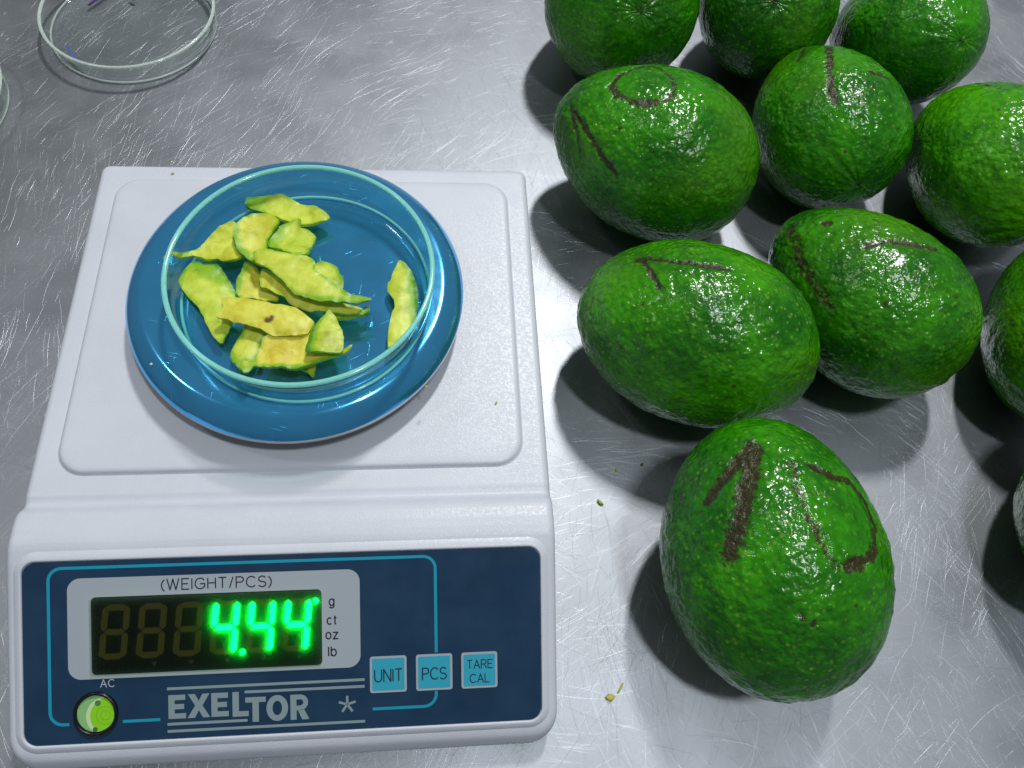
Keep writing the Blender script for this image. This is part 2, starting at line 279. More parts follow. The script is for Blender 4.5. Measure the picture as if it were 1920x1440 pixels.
def make_avocado(key, i, label, light, nu, nv, hue=1.0):
    x, y, az, tl, a, b, k, z = AVO[key]
    ca, sa, ct, st = math.cos(az), math.sin(az), math.cos(tl), math.sin(tl)
    ax = Vector((ca * ct, sa * ct, st)); sd = Vector((-sa, ca, 0)); up = ax.cross(sd)
    rmax = max(shape_r(-1 + 2 * q / 400, k) for q in range(401))
    segs = []
    for pts, w, s in MARKS.get(key, []):
        P = [Vector(q) / 1000 for q in pts]
        if len(P) == 1: P = P * 2
        lo = [min(q[c] for q in P) - .007 for c in range(3)]; hi = [max(q[c] for q in P) + .007 for c in range(3)]
        segs.append((P, w / 2000, s, lo, hi))
    C = Vector((x, y, z)); sh = Vector((i * 11.3, i * 5.7, i * 3.1))
    verts, mark, scar = [], [], []
    for iu in range(nu + 1):
        t = math.cos(math.pi * iu / nu); r0 = b * shape_r(t, k) / rmax
        endf = max(0.0, min(1.0, (-t - .45) / .45)); endf = endf * endf * (3 - 2 * endf)
        for iv in range(nv):
            if iu in (0, nu) and iv: continue
            ph = 2 * math.pi * iv / nv; c_, s_ = math.cos(ph), math.sin(ph)
            loc = ax * (a * t) + sd * (r0 * c_) + up * (r0 * s_)
            n = (ax * (t / a) + (sd * c_ + up * s_) * (r0 / (b * b) + 1e-9)).normalized()
            q = loc + sh
            d = .0013 * noise.noise(q * 26) + .00042 * noise.noise(q * 190)
            peb = .00030 * noise.noise(q * 420)
            rad = .00040 * noise.noise(Vector((c_ * 7, s_ * 7, t * 3.2 + i)))
            d += peb * (1 - endf) + rad * endf - .0008 * math.exp(-((1 + t) / .006) ** 2 if t < 0 else -99)
            p = C + loc + n * d
            mv = 0.0
            for P, w, s, lo, hi in segs:
                if all(lo[c] < p[c] < hi[c] for c in range(3)):
                    dd = min(seg_dist(p, P[j], P[j + 1]) for j in range(len(P) - 1)) + .0007 * noise.noise(q * 520) + .0009 * noise.noise(q * 170)
                    mv = max(mv, s * max(0.0, min(1.0, 1.35 - dd / w)))
            if mv > .5: p = p - n * .00025 * mv
            verts.append(p - Vector((x, y, 0))); mark.append(mv)
            scar.append(math.exp(-((1 + t) / .0012) ** 2) if t < 0 else math.exp(-((1 - t) / .004) ** 2))
    faces = []
    idx = lambda iu, iv: 0 if iu == 0 else (1 + (nu - 1) * nv if iu == nu else 1 + (iu - 1) * nv + iv % nv)
    for iu in range(nu):
        for iv in range(nv):
            if iu == 0: faces.append((0, idx(1, iv), idx(1, iv + 1)))
            elif iu == nu - 1: faces.append((idx(iu, iv), idx(nu, 0), idx(iu, iv + 1)))
            else: faces.append((idx(iu, iv), idx(iu + 1, iv), idx(iu + 1, iv + 1), idx(iu, iv + 1)))
    zmin = min(v.z for v in verts)
    verts = [v - Vector((0, 0, zmin)) for v in verts]
    o = ob_from('avocado', verts, faces, avocado_material(i, light, hue))
    o.location = (x, y, 0)
    at = o.data.attributes.new('mark', 'FLOAT', 'POINT'); at.data.foreach_set('value', mark)
    at = o.data.attributes.new('scar', 'FLOAT', 'POINT'); at.data.foreach_set('value', scar)
    return tag(o, label, 'avocado', 'avocados on the steel table')
AV = [
 ('A1', 'large green avocado scratched with a brown 1 and 0, alone in front', 1.0, 300, 260),
 ('A2', 'green avocado with a thin brown scratched 1, lying beside the scale', 1.05, 280, 240),
 ('A3', 'green avocado with a dark smear and brown T-shaped scratch, touching the scratched 1', .95, 240, 220),
 ('A4', 'green avocado with a brown ring on top and long brown scratch at its narrow end', .95, 280, 240),
 ('A5', 'round green avocado facing us with a short brown vertical stroke on top', 1.0, 240, 220),
 ('A6', 'bright yellowish green avocado with a thin line on top, cut by the picture edge', 1.4, 200, 180),
 ('A7', 'plain green avocado behind the one with the brown ring', .95, 180, 160),
 ('A8', 'dark speckled avocado in the middle of the back row', .85, 180, 160),
 ('A9', 'plain green avocado at the far end of the back row, behind the round one', .95, 180, 160),
 ('A10', 'dark green avocado half cut off by the picture edge, beside the dark smeared one', .8, 160, 140),
 ('A11', 'avocado of which only a dark sliver shows at the picture edge', .8, 120, 110),
]
for i, (key, lab, li, nu, nv) in enumerate(AV):
    make_avocado(key, i, lab, li, nu, nv, {'A2': 1.25, 'A6': 1.5, 'A3': 1.15, 'A8': 1.2}.get(key, 1.0))

# ================================================================== weighing scale
def plastic(name, col, rough, grain):
    m, nt, b = nmat(name); co = objco(nt)
    b.inputs['Base Color'].default_value = (*col, 1); b.inputs['Roughness'].default_value = rough
    L(nt, mixcol(nt, maprange(nt, noise_n(nt, co, 30.0, 4.0, .6), .35, .7), (*col, 1), tuple(c * .95 for c in col) + (1,)), b.inputs['Base Color'])
    L(nt, bump(nt, noise_n(nt, co, 1600.0, 2.0, .6), grain), b.inputs['Normal'])
    L(nt, maprange(nt, noise_n(nt, co, 900.0, 2.0), .3, .7, rough - .08, rough + .08), b.inputs['Roughness'])
    return m
WHITE = plastic('white_plastic', (.605, .642, .72), .40, .00008)
GREY_BASE = plastic('grey_plastic_base', (.18, .19, .19), .5, .00005)
SC = thing('weighing_scale', (0, -.04, 0), 'white electronic weighing scale with blue front panel and lit green display', 'scale')
HW, YB, YF, RB, RF, ER = .0956, .0786, -.1655, .004, .0105, .003
PROF = [(.10, .045), (-.0772, .045), (-.0784, .0446), (-.0796, .04435), (-.0806, .0444), (-.0818, .0452), (-.0830, .0468), (-.0840, .0478), (-.0852, .0484), (-.087, .0489), (-.0905, .0492),
        (-.0940, .0492), (-.0958, .04905), (-.0976, .0486), (-.0994, .0479), (-.102, .0184 + .056 * .508), (-.158, .0184), (-.1605, .01715), (-.1628, .0155), (-.1648, .0132), (-.170, .010)]
def ztop(y):
    for (y0, z0), (y1, z1) in zip(PROF, PROF[1:]):
        if y1 <= y <= y0: return z0 + (z1 - z0) * (y0 - y) / (y0 - y1)
    return PROF[-1][1]
def halfw(y):
    if y > YB - RB: return HW - RB + math.sqrt(max(0, RB * RB - (y - (YB - RB)) ** 2))
    if y < YF + RF: return HW - RF + math.sqrt(max(0, RF * RF - (YF + RF - y) ** 2))
    return HW
def edge_d(x, y):
    dx = HW - abs(x)
    if y > YB - RB and abs(x) > HW - RB: return RB - math.hypot(abs(x) - (HW - RB), y - (YB - RB))
    if y < YF + RF and abs(x) > HW - RF: return RF - math.hypot(abs(x) - (HW - RF), YF + RF - y)
    return min(dx, YB - y, y - YF)
ys = [YB - RB * (1 - math.cos(math.pi / 2 * q / 8)) for q in range(9)]
yy = YB - RB - .0005
while yy > -.075: ys.append(yy); yy -= .003
while yy > -.104: ys.append(yy); yy -= .0005
while yy > YF + RF: ys.append(yy); yy -= .002
ys += [YF + RF * (1 - math.sin(math.pi / 2 * q / 14)) for q in range(15)]
offs = [0, .00015, .0004, .0008, .0013, .0019, .0025, .0031, .006, .012]
verts, faces = [], []; rows = []
for y in ys:
    w = halfw(y); xs = [-w + o_ for o_ in offs] + [-(w - .012) + 2 * (w - .012) * q / 24 for q in range(1, 24)] + [w - o_ for o_ in reversed(offs)]
    row = []
    for x in xs:
        d = max(0.0, min(ER, edge_d(x, y)))
        row.append(len(verts)); verts.append((x, y, ztop(y) - (ER - math.sqrt(max(0, ER * ER - (ER - d) ** 2)))))
    rows.append(row)
for r0, r1 in zip(rows, rows[1:]):
    for q in range(len(r0) - 1): faces.append((r0[q], r1[q], r1[q + 1], r0[q + 1]))
loop = [r[0] for r in rows] + rows[-1][1:] + [r[-1] for r in reversed(rows[:-1])] + list(reversed(rows[0][1:-1]))
prev = loop
for zf, ins in ((.55, .0), (0, .0006)):
    cur = []
    for vi in loop:
        x, y, z = verts[vi]; zb = .0045
        cur.append(len(verts)); verts.append((x * (1 - ins / HW), y + (ins if y < -.16 else 0), zb + (z - zb) * zf))
    for q in range(len(loop)):
        q2 = (q + 1) % len(loop); faces.append((prev[q], cur[q], cur[q2], prev[q2]))
    prev = cur
sharpen(ob_from('housing', verts, faces, WHITE, SC), 60)
def rrect(x0, x1, y0, y1, r, n=8):
    pts = []
    for cx, cy, a0 in ((x1 - r, y1 - r, 0), (x0 + r, y1 - r, 90), (x0 + r, y0 + r, 180), (x1 - r, y0 + r, 270)):
        for q in range(n + 1):
            a = R(a0 + 90 * q / n); pts.append((cx + r * math.cos(a), cy + r * math.sin(a)))
    return pts
def loft(loops, cap=True):
    verts, faces = [], []; n = len(loops[0])
    for lp in loops: verts += lp
    for i in range(len(loops) - 1):
        for q in range(n):
            q2 = (q + 1) % n; faces.append((i * n + q, i * n + q2, (i + 1) * n + q2, (i + 1) * n + q))
    if cap: faces.append(tuple((len(loops) - 1) * n + q for q in range(n)))
    return verts, faces
lp = []
for ins, z in ((-.0008, .0449), (-.0002, .0452), (.0001, .0458), (.0004, .0464), (.0010, .0468), (.0020, .04695), (.004, .0470)):
    lp.append([(x, y, z) for x, y in rrect(-.0862 + ins, .0856 - ins, -.0693 + ins, .0690 - ins, .0105 - ins * .6, 10)])
v, f = loft(lp); ob_from('raised_deck', v, f, WHITE, SC)
v, f = loft([[(x, y, z) for x, y in rrect(-.0925, .0925, -.1620, .0750, .009)] for z in (.0022, .0050)]); sharpen(ob_from('base_plate', v, f, GREY_BASE, SC))
for fx, fy in ((-.08, -.15), (.08, -.15), (-.08, .06), (.08, .06)):
    lathe('rubber_foot', [(0, .0022), (.007, .0022), (.008, .0018), (.008, .0), (0, .0)], fx, fy, 0, GREY_BASE, SC, 24)
lathe('pan_support', [(.045, .0468), (.045, .0585), (.0, .0585)], -.0016, .002, 0, GREY_BASE, SC, 64)

# ---- slanted front panel: local millimetres u (across), v (up the slope), h (out of it)
PO = Vector((0, -.158, .0184)); PV = Vector((0, .89157, .45289)); PN = Vector((0, -.45289, .89157))
def pm(u, v, h=0.0): return PO + Vector((u / 1000, 0, 0)) + PV * (v / 1000) + PN * (h / 1000)
def panel_ob(name, polys, h, mat, parent, thick=0.0):
    bm = bmesh.new()
    for poly in polys:
        vs_ = [bm.verts.new(pm(u, v_, h)) for u, v_ in poly]
        fc = bm.faces.new(vs_)
    bmesh.ops.triangulate(bm, faces=bm.faces)
    if thick:
        g = bmesh.ops.extrude_face_region(bm, geom=bm.faces[:])
        bmesh.ops.translate(bm, verts=[e for e in g['geom'] if isinstance(e, bmesh.types.BMVert)], vec=PN * (thick / 1000))
    bmesh.ops.recalc_face_normals(bm, faces=bm.faces)
    me = bpy.data.meshes.new(name); bm.to_mesh(me); bm.free()
    me.materials.append(mat)
    o = bpy.data.objects.new(name, me); COL.objects.link(o); o.parent = parent
    o.matrix_parent_inverse = root_inv(parent)
    return o
def bezel(name, x0, x1, y0, y1, r, prof, mat, parent):
    loops = [[pm(u, v_, h) for u, v_ in rrect(x0 - o_, x1 + o_, y0 - o_, y1 + o_, max(.1, r + o_), 10)] for o_, h in prof]
    v, f = loft(loops, False); o = ob_from(name, v, f, mat, None); o.parent = parent
    o.matrix_parent_inverse = root_inv(parent); return o
def panel_material():
    m, nt, b = nmat('blue_panel_film'); co = objco(nt)
    L(nt, mixcol(nt, maprange(nt, noise_n(nt, co, 60.0, 4.0), .3, .7), (.010, .036, .080, 1), (.014, .046, .098, 1)), b.inputs['Base Color'])
    L(nt, maprange(nt, noise_n(nt, co, 140.0, 5.0), .3, .75, .26, .40), b.inputs['Roughness'])
    L(nt, bump(nt, noise_n(nt, co, 2200.0, 2.0), .00003), b.inputs['Normal'])
    b.inputs['Specular IOR Level'].default_value = .35
    return m
BLUE = panel_material()
CYAN = simple('cyan_print', (.008, .30, .45), .35); SILVER = simple('silver_print', (.36, .41, .46), .38)
LOGO = simple('grey_green_print', (.23, .31, .33), .4); INK = simple('dark_ink', (.012, .014, .03), .4); PALE = simple('pale_print', (.42, .47, .55), .4)
BLACKW = simple('display_black', (.002, .003, .002), .5, spec=.05); KEY = simple('cyan_key', (.03, .36, .50), .42)
FP_ = panel_ob('front_panel', [rrect(-89.4, 89.4, .2, 63.2, 4.6, 10)], 0.35, BLUE, SC, .25)
bezel('panel_bezel', -89.6, 89.6, 0, 63.4, 4.6, [(0, -.2), (.05, .75), (.35, 1.0), (.9, .95), (1.8, .55), (2.8, .1), (3.4, -.4)], WHITE, SC)
H1 = .62; H2 = .70; H3 = .78
def strip(pts, w):
    out = []
    P = [Vector(p) for p in pts]
    nrm = []
    for i in range(len(P)):
        d = (P[min(i + 1, len(P) - 1)] - P[max(i - 1, 0)]).normalized(); nrm.append(Vector((-d.y, d.x)))
    for i in range(len(P) - 1):
        a, b = P[i], P[i + 1]; na, nb = nrm[i] * w / 2, nrm[i + 1] * w / 2
        out.append([tuple(a - na), tuple(b - nb), tuple(b + nb), tuple(a + na)])
    return out
def arc(cx, cy, r, a0, a1, n=8): return [(cx + r * math.cos(R(a0 + (a1 - a0) * q / n)), cy + r * math.sin(R(a0 + (a1 - a0) * q / n))) for q in range(n + 1)]
# cyan outline
up_line = [(-74.6, 6.95), (-76.5, 6.95)] + arc(-76.5, 11.3, 4.35, 270, 180) + arc(-76.5, 56.6, 4.35, 180, 90) + arc(47.2, 56.65, 4.35, 90, 0) + [(51.55, 26.3)]
panel_ob('cyan_outline', strip(up_line, 1.05), H1, CYAN, FP_)
panel_ob('cyan_outline', strip([(51.4, 12.4)] + arc(47.0, 11.4, 4.4, 0, -90) + [(28.7, 7.0)], 1.05), H1, CYAN, FP_)
panel_ob('cyan_outline', strip([(-56.9, 7.1), (-44.4, 7.1)], 1.05), H1, CYAN, FP_)
panel_ob('display_surround', [rrect(-74.7, 24.7, 22.25, 57.3, 4.4, 10)], H1, SILVER, FP_)
# lettering: a plain sans drawn in strokes, cap height 1
def earc(cx, cy, rx, ry, a0, a1, n=14): return [(cx + rx * math.cos(R(a0 + (a1 - a0) * q / n)), cy + ry * math.sin(R(a0 + (a1 - a0) * q / n))) for q in range(n + 1)]
PB = [(0, 0), (0, 1), (.36, 1)] + earc(.36, .745, .255, .255, 90, -90, 10) + [(0, .49)]
GLY = {'W': (.98, [[(0, 1), (.25, 0), (.49, 1), (.73, 0), (.98, 1)]]), 'E': (.56, [[(.56, 0), (0, 0), (0, 1), (.55, 1)], [(0, .52), (.51, .52)]]), 'I': (.02, [[(.01, 0), (.01, 1)]]),
 'G': (.80, [earc(.42, .5, .42, .5, 42, 322, 22) + [(.80, .19), (.80, .47), (.45, .47)]]), 'H': (.64, [[(0, 0), (0, 1)], [(.64, 0), (.64, 1)], [(0, .52), (.64, .52)]]), 'T': (.66, [[(0, 1), (.66, 1)], [(.33, 1), (.33, 0)]]),
 '/': (.30, [[(0, -.02), (.30, 1.02)]]), '(': (.2, [earc(.62, .42, .62, .68, 128, 232)]), ')': (.2, [earc(-.42, .42, .62, .68, 52, -52)]),
 'P': (.61, [PB]), 'R': (.64, [PB, [(.34, .49), (.63, 0)]]), 'C': (.76, [earc(.42, .5, .42, .5, 42, 318, 22)]),
 'S': (.62, [earc(.31, .74, .29, .26, 25, 265, 14) + earc(.31, .24, .31, .25, 85, -155, 14)]),
 'U': (.66, [[(0, 1), (0, .32)] + earc(.33, .32, .33, .32, 180, 360) + [(.66, 1)]]), 'N': (.66, [[(0, 0), (0, 1), (.66, 0), (.66, 1)]]), 'A': (.74, [[(0, 0), (.37, 1), (.74, 0)], [(.13, .35), (.61, .35)]]), 'L': (.5, [[(0, 1), (0, 0), (.5, 0)]]),
 'g': (.5, [earc(.25, .37, .25, .35, 0, 360, 20), [(.5, .72), (.5, -.02)] + earc(.26, -.02, .24, .22, 0, -160, 8)]), 'c': (.47, [earc(.26, .36, .26, .36, 45, 315, 18)]), 't': (.28, [[(.12, .93), (.12, .12)] + earc(.22, .12, .10, .11, 180, 290, 5), [(0, .70), (.28, .70)]]),
 'o': (.52, [earc(.26, .36, .26, .36, 0, 360, 22)]), 'z': (.46, [[(0, .70), (.45, .70), (0, 0), (.46, 0)]]), 'l': (.02, [[(.01, 0), (.01, 1)]]), 'b': (.5, [[(0, 0), (0, 1)], earc(.25, .36, .25, .36, 0, 360, 20)])}
def text_ob(name, s, u0, u1, v0, v1, h, mat, parent, w=.42, gap=.26):
    tot = sum(GLY[c][0] for c in s) + gap * (len(s) - 1); sx = (u1 - u0) / tot; sy = v1 - v0
    x = 0.0; polys, hs = [], []
    for c in s:
        for pl in GLY[c][1]:
            P = [Vector((u0 + (x + px) * sx, v0 + py * sy)) for px, py in pl]
            runs, cur = [], [P[0]]
            for q in range(1, len(P)):
                cur.append(P[q])
                if q < len(P) - 1 and (P[q] - P[q - 1]).angle(P[q + 1] - P[q], 0) > R(32): runs.append(cur); cur = [P[q]]
            runs.append(cur)
            for r_ in runs:
                r_ = [p.copy() for p in r_]
                if len(runs) > 1:
                    r_[0] = r_[0] - (r_[1] - r_[0]).normalized() * w * .45; r_[-1] = r_[-1] + (r_[-1] - r_[-2]).normalized() * w * .45
                hh = h + .004 * (len(hs) % 5); hs.append(hh)
                polys += [(poly, hh) for poly in strip([tuple(p) for p in r_], w)]
        x += GLY[c][0] + gap
    vs_, fs = [], []
    for poly, hh in polys:
        fs.append(tuple(range(len(vs_), len(vs_) + 4))); vs_ += [pm(u, v_, hh) for u, v_ in poly]
    return ob_from(name, vs_, fs, mat, parent, False)
text_ob('printed_text', '(WEIGHT/PCS)', -43.3, -6.0, 52.3, 56.0, H2, INK, FP_, .40)
for s, u0, u1, v0, v1 in (('g', 14.0, 15.6, 44.6, 47.9), ('ct', 13.2, 16.4, 38.0, 41.2), ('oz', 12.7, 16.8, 32.8, 36.0), ('lb', 13.5, 16.2, 26.7, 30.0)):
    text_ob('printed_text', s, u0, u1, v0, v1, H2, INK, FP_, .46)
text_ob('printed_text', 'AC', -64.1, -59.5, 19.4, 21.9, H1, PALE, FP_, .30)
# maker's name, block capitals
def rect(u0, u1, v0, v1): return [(u0, v0), (u1, v0), (u1, v1), (u0, v1)]
s = 1.95
letters = []
for u0 in (-41.6, -27.1): letters.append([rect(u0, u0 + 2.1, 7.1, 15.45), rect(u0 + 2.1, u0 + 5.7, 13.6, 15.45), rect(u0 + 2.1, u0 + 5.3, 10.4, 12.2), rect(u0 + 2.1, u0 + 5.9, 7.1, 8.95)])
letters.insert(1, [[(-35.2, 7.1), (-32.7, 7.1), (-31.35, 9.7), (-32.6, 11.4)], [(-29.9, 7.1), (-27.5, 7.1), (-30.1, 11.3), (-31.35, 9.7)], [(-35.0, 15.45), (-32.6, 11.4), (-31.35, 13.0), (-32.6, 15.45)],
                   [(-31.35, 13.0), (-30.1, 11.3), (-27.7, 15.45), (-30.1, 15.45)], [(-32.6, 11.4), (-31.35, 9.7), (-30.1, 11.3), (-31.35, 13.0)]])
letters.append([rect(-19.9, -17.7, 6.75, 15.45), rect(-17.7, -14.4, 6.75, 8.6)])
letters.append([rect(-15.5, -8.5, 11.5, 13.35), rect(-13.1, -10.9, 4.6, 11.5)])
ring = []
for q in range(28):
    a0, a1 = 2 * math.pi * q / 28, 2 * math.pi * (q + 1) / 28
    ring.append([(-4.55 + rx * math.cos(a), 9.1 + ry * math.sin(a)) for rx, ry, a in ((1.65, 2.55, a0), (3.75, 4.6, a0), (3.75, 4.6, a1), (1.65, 2.55, a1))])
letters.append(ring)
rr = [rect(0, 2.1, 4.6, 13.5), rect(2.1, 3.4, 11.75, 13.5), rect(2.1, 3.4, 7.9, 9.55), [(2.6, 7.9), (4.0, 4.6), (6.5, 4.6), (4.7, 8.3)]]
for q in range(10):
    a0, a1 = R(-90 + 180 * q / 10), R(-90 + 180 * (q + 1) / 10)
    rr.append([(3.4 + r_ * .95 * math.cos(a), 10.7 + ry * math.sin(a)) for r_, ry, a in ((1.1, 1.1, a0), (2.9, 2.8, a0), (2.9, 2.8, a1), (1.1, 1.1, a1))])
letters.append(rr)
for polys in letters: panel_ob('logo_letter', polys, H1, LOGO, FP_)
for u0, u1, vv in ((-42, 26, 17.7), (-15.7, 26, 15.3), (-42, -14.8, 5.3), (-42, 26, 2.8)):
    panel_ob('logo_line', [rect(u0, u1, vv - .48, vv + .48)], H1 + .01, LOGO, FP_)
star = []
for q in range(5):
    a = R(90 + 72 * q); d = Vector((math.cos(a), math.sin(a))); n_ = Vector((-d.y, d.x)); c0 = Vector((19.8, 9.1))
    star.append([tuple(c0 - n_ * .42 + d * .1), tuple(c0 - n_ * .42 + d * 3.1), tuple(c0 + n_ * .42 + d * 3.1), tuple(c0 + n_ * .42 + d * .1)])
for q, poly in enumerate(star): pass
panel_ob('star_mark', star, H1, LOGO, FP_)
# keys
for u0, words in ((27.9, [('UNIT', 1.7, 11.4, 4.0, 8.3)]), (44.25, [('PCS', 2.3, 10.8, 4.0, 8.1)]), (60.5, [('TARE', 2.1, 11.2, 7.2, 10.2), ('CAL', 3.1, 9.9, 2.1, 5.1)])):
    k_ = panel_ob('key', [rrect(u0, u0 + 13, 12.75, 25.75, .9, 4)], .5, SILVER, SC, .25)
    panel_ob('key_face', [rrect(u0 + .75, u0 + 12.25, 13.5, 25.0, .5, 4)], .80, KEY, k_)
    for s_, a_, b_, c_, d_ in words: text_ob('key_text', s_, u0 + a_, u0 + b_, 12.75 + c_, 12.75 + d_, .88, INK, k_, .42 if d_ - c_ > 3.5 else .34, .2)
# display
DS = panel_ob('display_window', [rrect(-66.9, 11.3, 23.7, 50.6, 1.6, 6)], H2, BLACKW, SC)
GHOST = simple('unlit_segment', (.042, .034, .006), .5, spec=.1)
LIT = simple('lit_segment', (.0, .2, .02), .4, emit=(.0, 1.0, .055), es=13.0)
def seg_polys(u0):
    top, bot, w = 47.9, 28.9, 9.3; mid = (top + bot) / 2; t = 2.1; g_ = .28
    sl = lambda u, v_: (u0 + u - .095 * (top - v_) + .2, v_)
    def hseg(vc): return [sl(*p) for p in ((g_ + .9, vc), (t * .5 + .9 + g_, vc + t / 2), (w - t * .5 - .9 - g_, vc + t / 2), (w - g_ - .9, vc), (w - t * .5 - .9 - g_, vc - t / 2), (t * .5 + .9 + g_, vc - t / 2))]
    def vseg(uc, va, vb): return [sl(*p) for p in ((uc, va + g_), (uc + t / 2, va + t * .5 + g_), (uc + t / 2, vb - t * .5 - g_), (uc, vb - g_), (uc - t / 2, vb - t * .5 - g_), (uc - t / 2, va + t * .5 + g_))]
    return dict(a=hseg(top - t / 2), g=hseg(mid), d=hseg(bot + t / 2), f=vseg(t / 2, mid, top - .4), b=vseg(w - t / 2, mid, top - .4), e=vseg(t / 2, bot + .4, mid), c=vseg(w - t / 2, bot + .4, mid))
for q in range(6):
    sp = seg_polys(-63.1 + 12.36 * q)
    for key, poly in sp.items():
        lit = q >= 3 and key in 'fgbc'
        panel_ob('lit_segment' if lit else 'unlit_segment', [poly], H3 + (.1 if lit else 0), LIT if lit else GHOST, DS)
def disc(cu, cv, r, n=20): return [(cu + r * math.cos(2 * math.pi * q / n), cv + r * math.sin(2 * math.pi * q / n)) for q in range(n)]
panel_ob('lit_point', [disc(-16.1, 29.6, 1.0)], H3 + .1, LIT, DS)
panel_ob('lit_point', [disc(9.3, 46.6, 1.0)], H3 + .1, LIT, DS)
for q in range(5):
    panel_ob('unit_arrow', [[(-47 + 12.36 * q, 27.4), (-46 + 12.36 * q, 25.9), (-45 + 12.36 * q, 27.4)]], H3, simple('unlit_arrow', (.008, .014, .006), .4), DS)
def bloom_cover_material():
    m, nt, b = nmat('bloom_haze'); out = nt.nodes['Material Output']; nt.nodes.remove(b)
    tr = N(nt, 'ShaderNodeBsdfTransparent'); tr.inputs[0].default_value = (.96, 1, .96, 1)
    rf = N(nt, 'ShaderNodeBsdfTranslucent'); rf.inputs[0].default_value = (.55, .9, .55, 1)
    gl = N(nt, 'ShaderNodeBsdfGlossy'); gl.inputs['Roughness'].default_value = .2
    m1 = N(nt, 'ShaderNodeMixShader'); m1.inputs[0].default_value = .26; L(nt, tr.outputs[0], m1.inputs[1]); L(nt, rf.outputs[0], m1.inputs[2])
    m2 = N(nt, 'ShaderNodeMixShader'); m2.inputs[0].default_value = .012; L(nt, m1.outputs[0], m2.inputs[1]); L(nt, gl.outputs[0], m2.inputs[2])
    L(nt, m2.outputs[0], out.inputs[0]); return m
panel_ob('bloom_cover', [rrect(-67.0, 11.4, 23.6, 50.7, 1.6, 6)], 2.1, bloom_cover_material(), DS)  # hazy sheet added to give the lit digits a lens-bloom halo
# bubble level
LV = bezel('bubble_level', -65.7 - 6.3, -65.7 + 6.3, 10.3 - 6.6, 10.3 + 6.6, 6.29, [(-.1, .6), (0, 1.5), (.5, 1.8), (1.0, 1.5), (1.1, .5)], simple('black_ring', (.004, .004, .006), .3), SC)
def lv(name, polys, h, col, rough=.3): return panel_ob(name, polys, h, simple(name, col, rough), LV)
cx, cy, rv = -65.7, 10.3, 6.3
lv('vial_floor', [disc(cx, cy, rv, 40)], .75, (.25, .52, .20))
def clipped(dx, dy, r): 
    pts = []
    for q in range(48):
        a = 2 * math.pi * q / 48; p = Vector((dx + r * math.cos(a), dy + r * math.sin(a)))
        if p.length > rv - .1: p = p.normalized() * (rv - .1)
        pts.append((cx + p.x, cy + p.y))
    return pts
lv('air_bubble_edge', [clipped(3.6, -1.0, 6.9)], .80, (.55, .75, .42))
lv('green_liquid', [clipped(4.6, -.8, 6.5)], .85, (.26, .66, .015))
for r_ in (1.6, 3.1):
    rg = []
    for q in range(28):
        a0, a1 = 2 * math.pi * q / 28, 2 * math.pi * (q + 1) / 28
        rg.append([(cx + 3.2 + rad * math.cos(a), cy - .6 + rad * math.sin(a)) for rad, a in ((r_ - .12, a0), (r_ + .12, a0), (r_ + .12, a1), (r_ - .12, a1))])
    lv('target_ring', rg, .9, (.20, .52, .02))
lv('dark_notch', [disc(cx + .7, cy + 3.7, 1.0)], .9, (.09, .20, .08)); lv('dark_notch', [disc(cx - .3, cy - 5.4, .85)], .9, (.07, .16, .06))
def glass_material(name, face, graze):
    m, nt, b = nmat(name); out = nt.nodes['Material Output']; nt.nodes.remove(b)
    lw = N(nt, 'ShaderNodeLayerWeight'); lw.inputs['Blend'].default_value = .35
    tr = N(nt, 'ShaderNodeBsdfTransparent'); L(nt, mixcol(nt, lw.outputs['Facing'], (*face, 1), (*graze, 1)), tr.inputs[0])
    gl = N(nt, 'ShaderNodeBsdfGlossy'); gl.inputs['Roughness'].default_value = .03
    l2 = N(nt, 'ShaderNodeLayerWeight'); l2.inputs['Blend'].default_value = .5
    fr = math_(nt, 'MULTIPLY_ADD', math_(nt, 'POWER', l2.outputs['Facing'], 5.0), .9, .04)
    mx = N(nt, 'ShaderNodeMixShader'); L(nt, fr, mx.inputs[0]); L(nt, tr.outputs[0], mx.inputs[1]); L(nt, gl.outputs[0], mx.inputs[2])
    L(nt, mx.outputs[0], out.inputs['Surface']); return m

# ================================================================== weighing pan
PN_ = thing('weighing_pan', (-.0016, .002, .0585), 'round steel weighing pan still wearing its blue protective film', 'pan')
def film_material():
    m, nt, b = nmat('blue_film'); co = objco(nt)
    b.inputs['Metallic'].default_value = .80
    L(nt, mixcol(nt, maprange(nt, noise_n(nt, co, 45.0, 4.0), .3, .7), (.085, .47, .90, 1), (.10, .50, .95, 1)), b.inputs['Base Color'])
    h = None
    for i, (ang, sx, sy) in enumerate(((12, 70, 2600), (55, 60, 2400), (98, 80, 2600), (150, 60, 2500))):
        r = nt.nodes.new('ShaderNodeVectorRotate'); r.rotation_type = 'Z_AXIS'; L(nt, co, r.inputs['Vector']); r.inputs['Angle'].default_value = R(ang)
        mp = nt.nodes.new('ShaderNodeMapping'); L(nt, r.outputs[0], mp.inputs[0]); mp.inputs['Scale'].default_value = (sx, sy, 1); mp.inputs['Location'].default_value = (i * 3.3, i * 1.9, 0)
        s_ = maprange(nt, noise_n(nt, mp.outputs[0], 1.0, 1.0), .76, .83)
        h = s_ if h is None else math_(nt, 'ADD', h, s_)
    L(nt, math_(nt, 'ADD', maprange(nt, noise_n(nt, co, 60.0, 4.0), .3, .7, .11, .17), math_(nt, 'MULTIPLY', h, .35)), b.inputs['Roughness'])
    L(nt, bump(nt, math_(nt, 'ADD', h, math_(nt, 'MULTIPLY', noise_n(nt, co, 120.0, 2.0), .6)), .00003), b.inputs['Normal'])
    return m
STEEL = simple('pan_steel', (.62, .62, .61), .28, 1.0)
PX, PY = -.0016, .0020
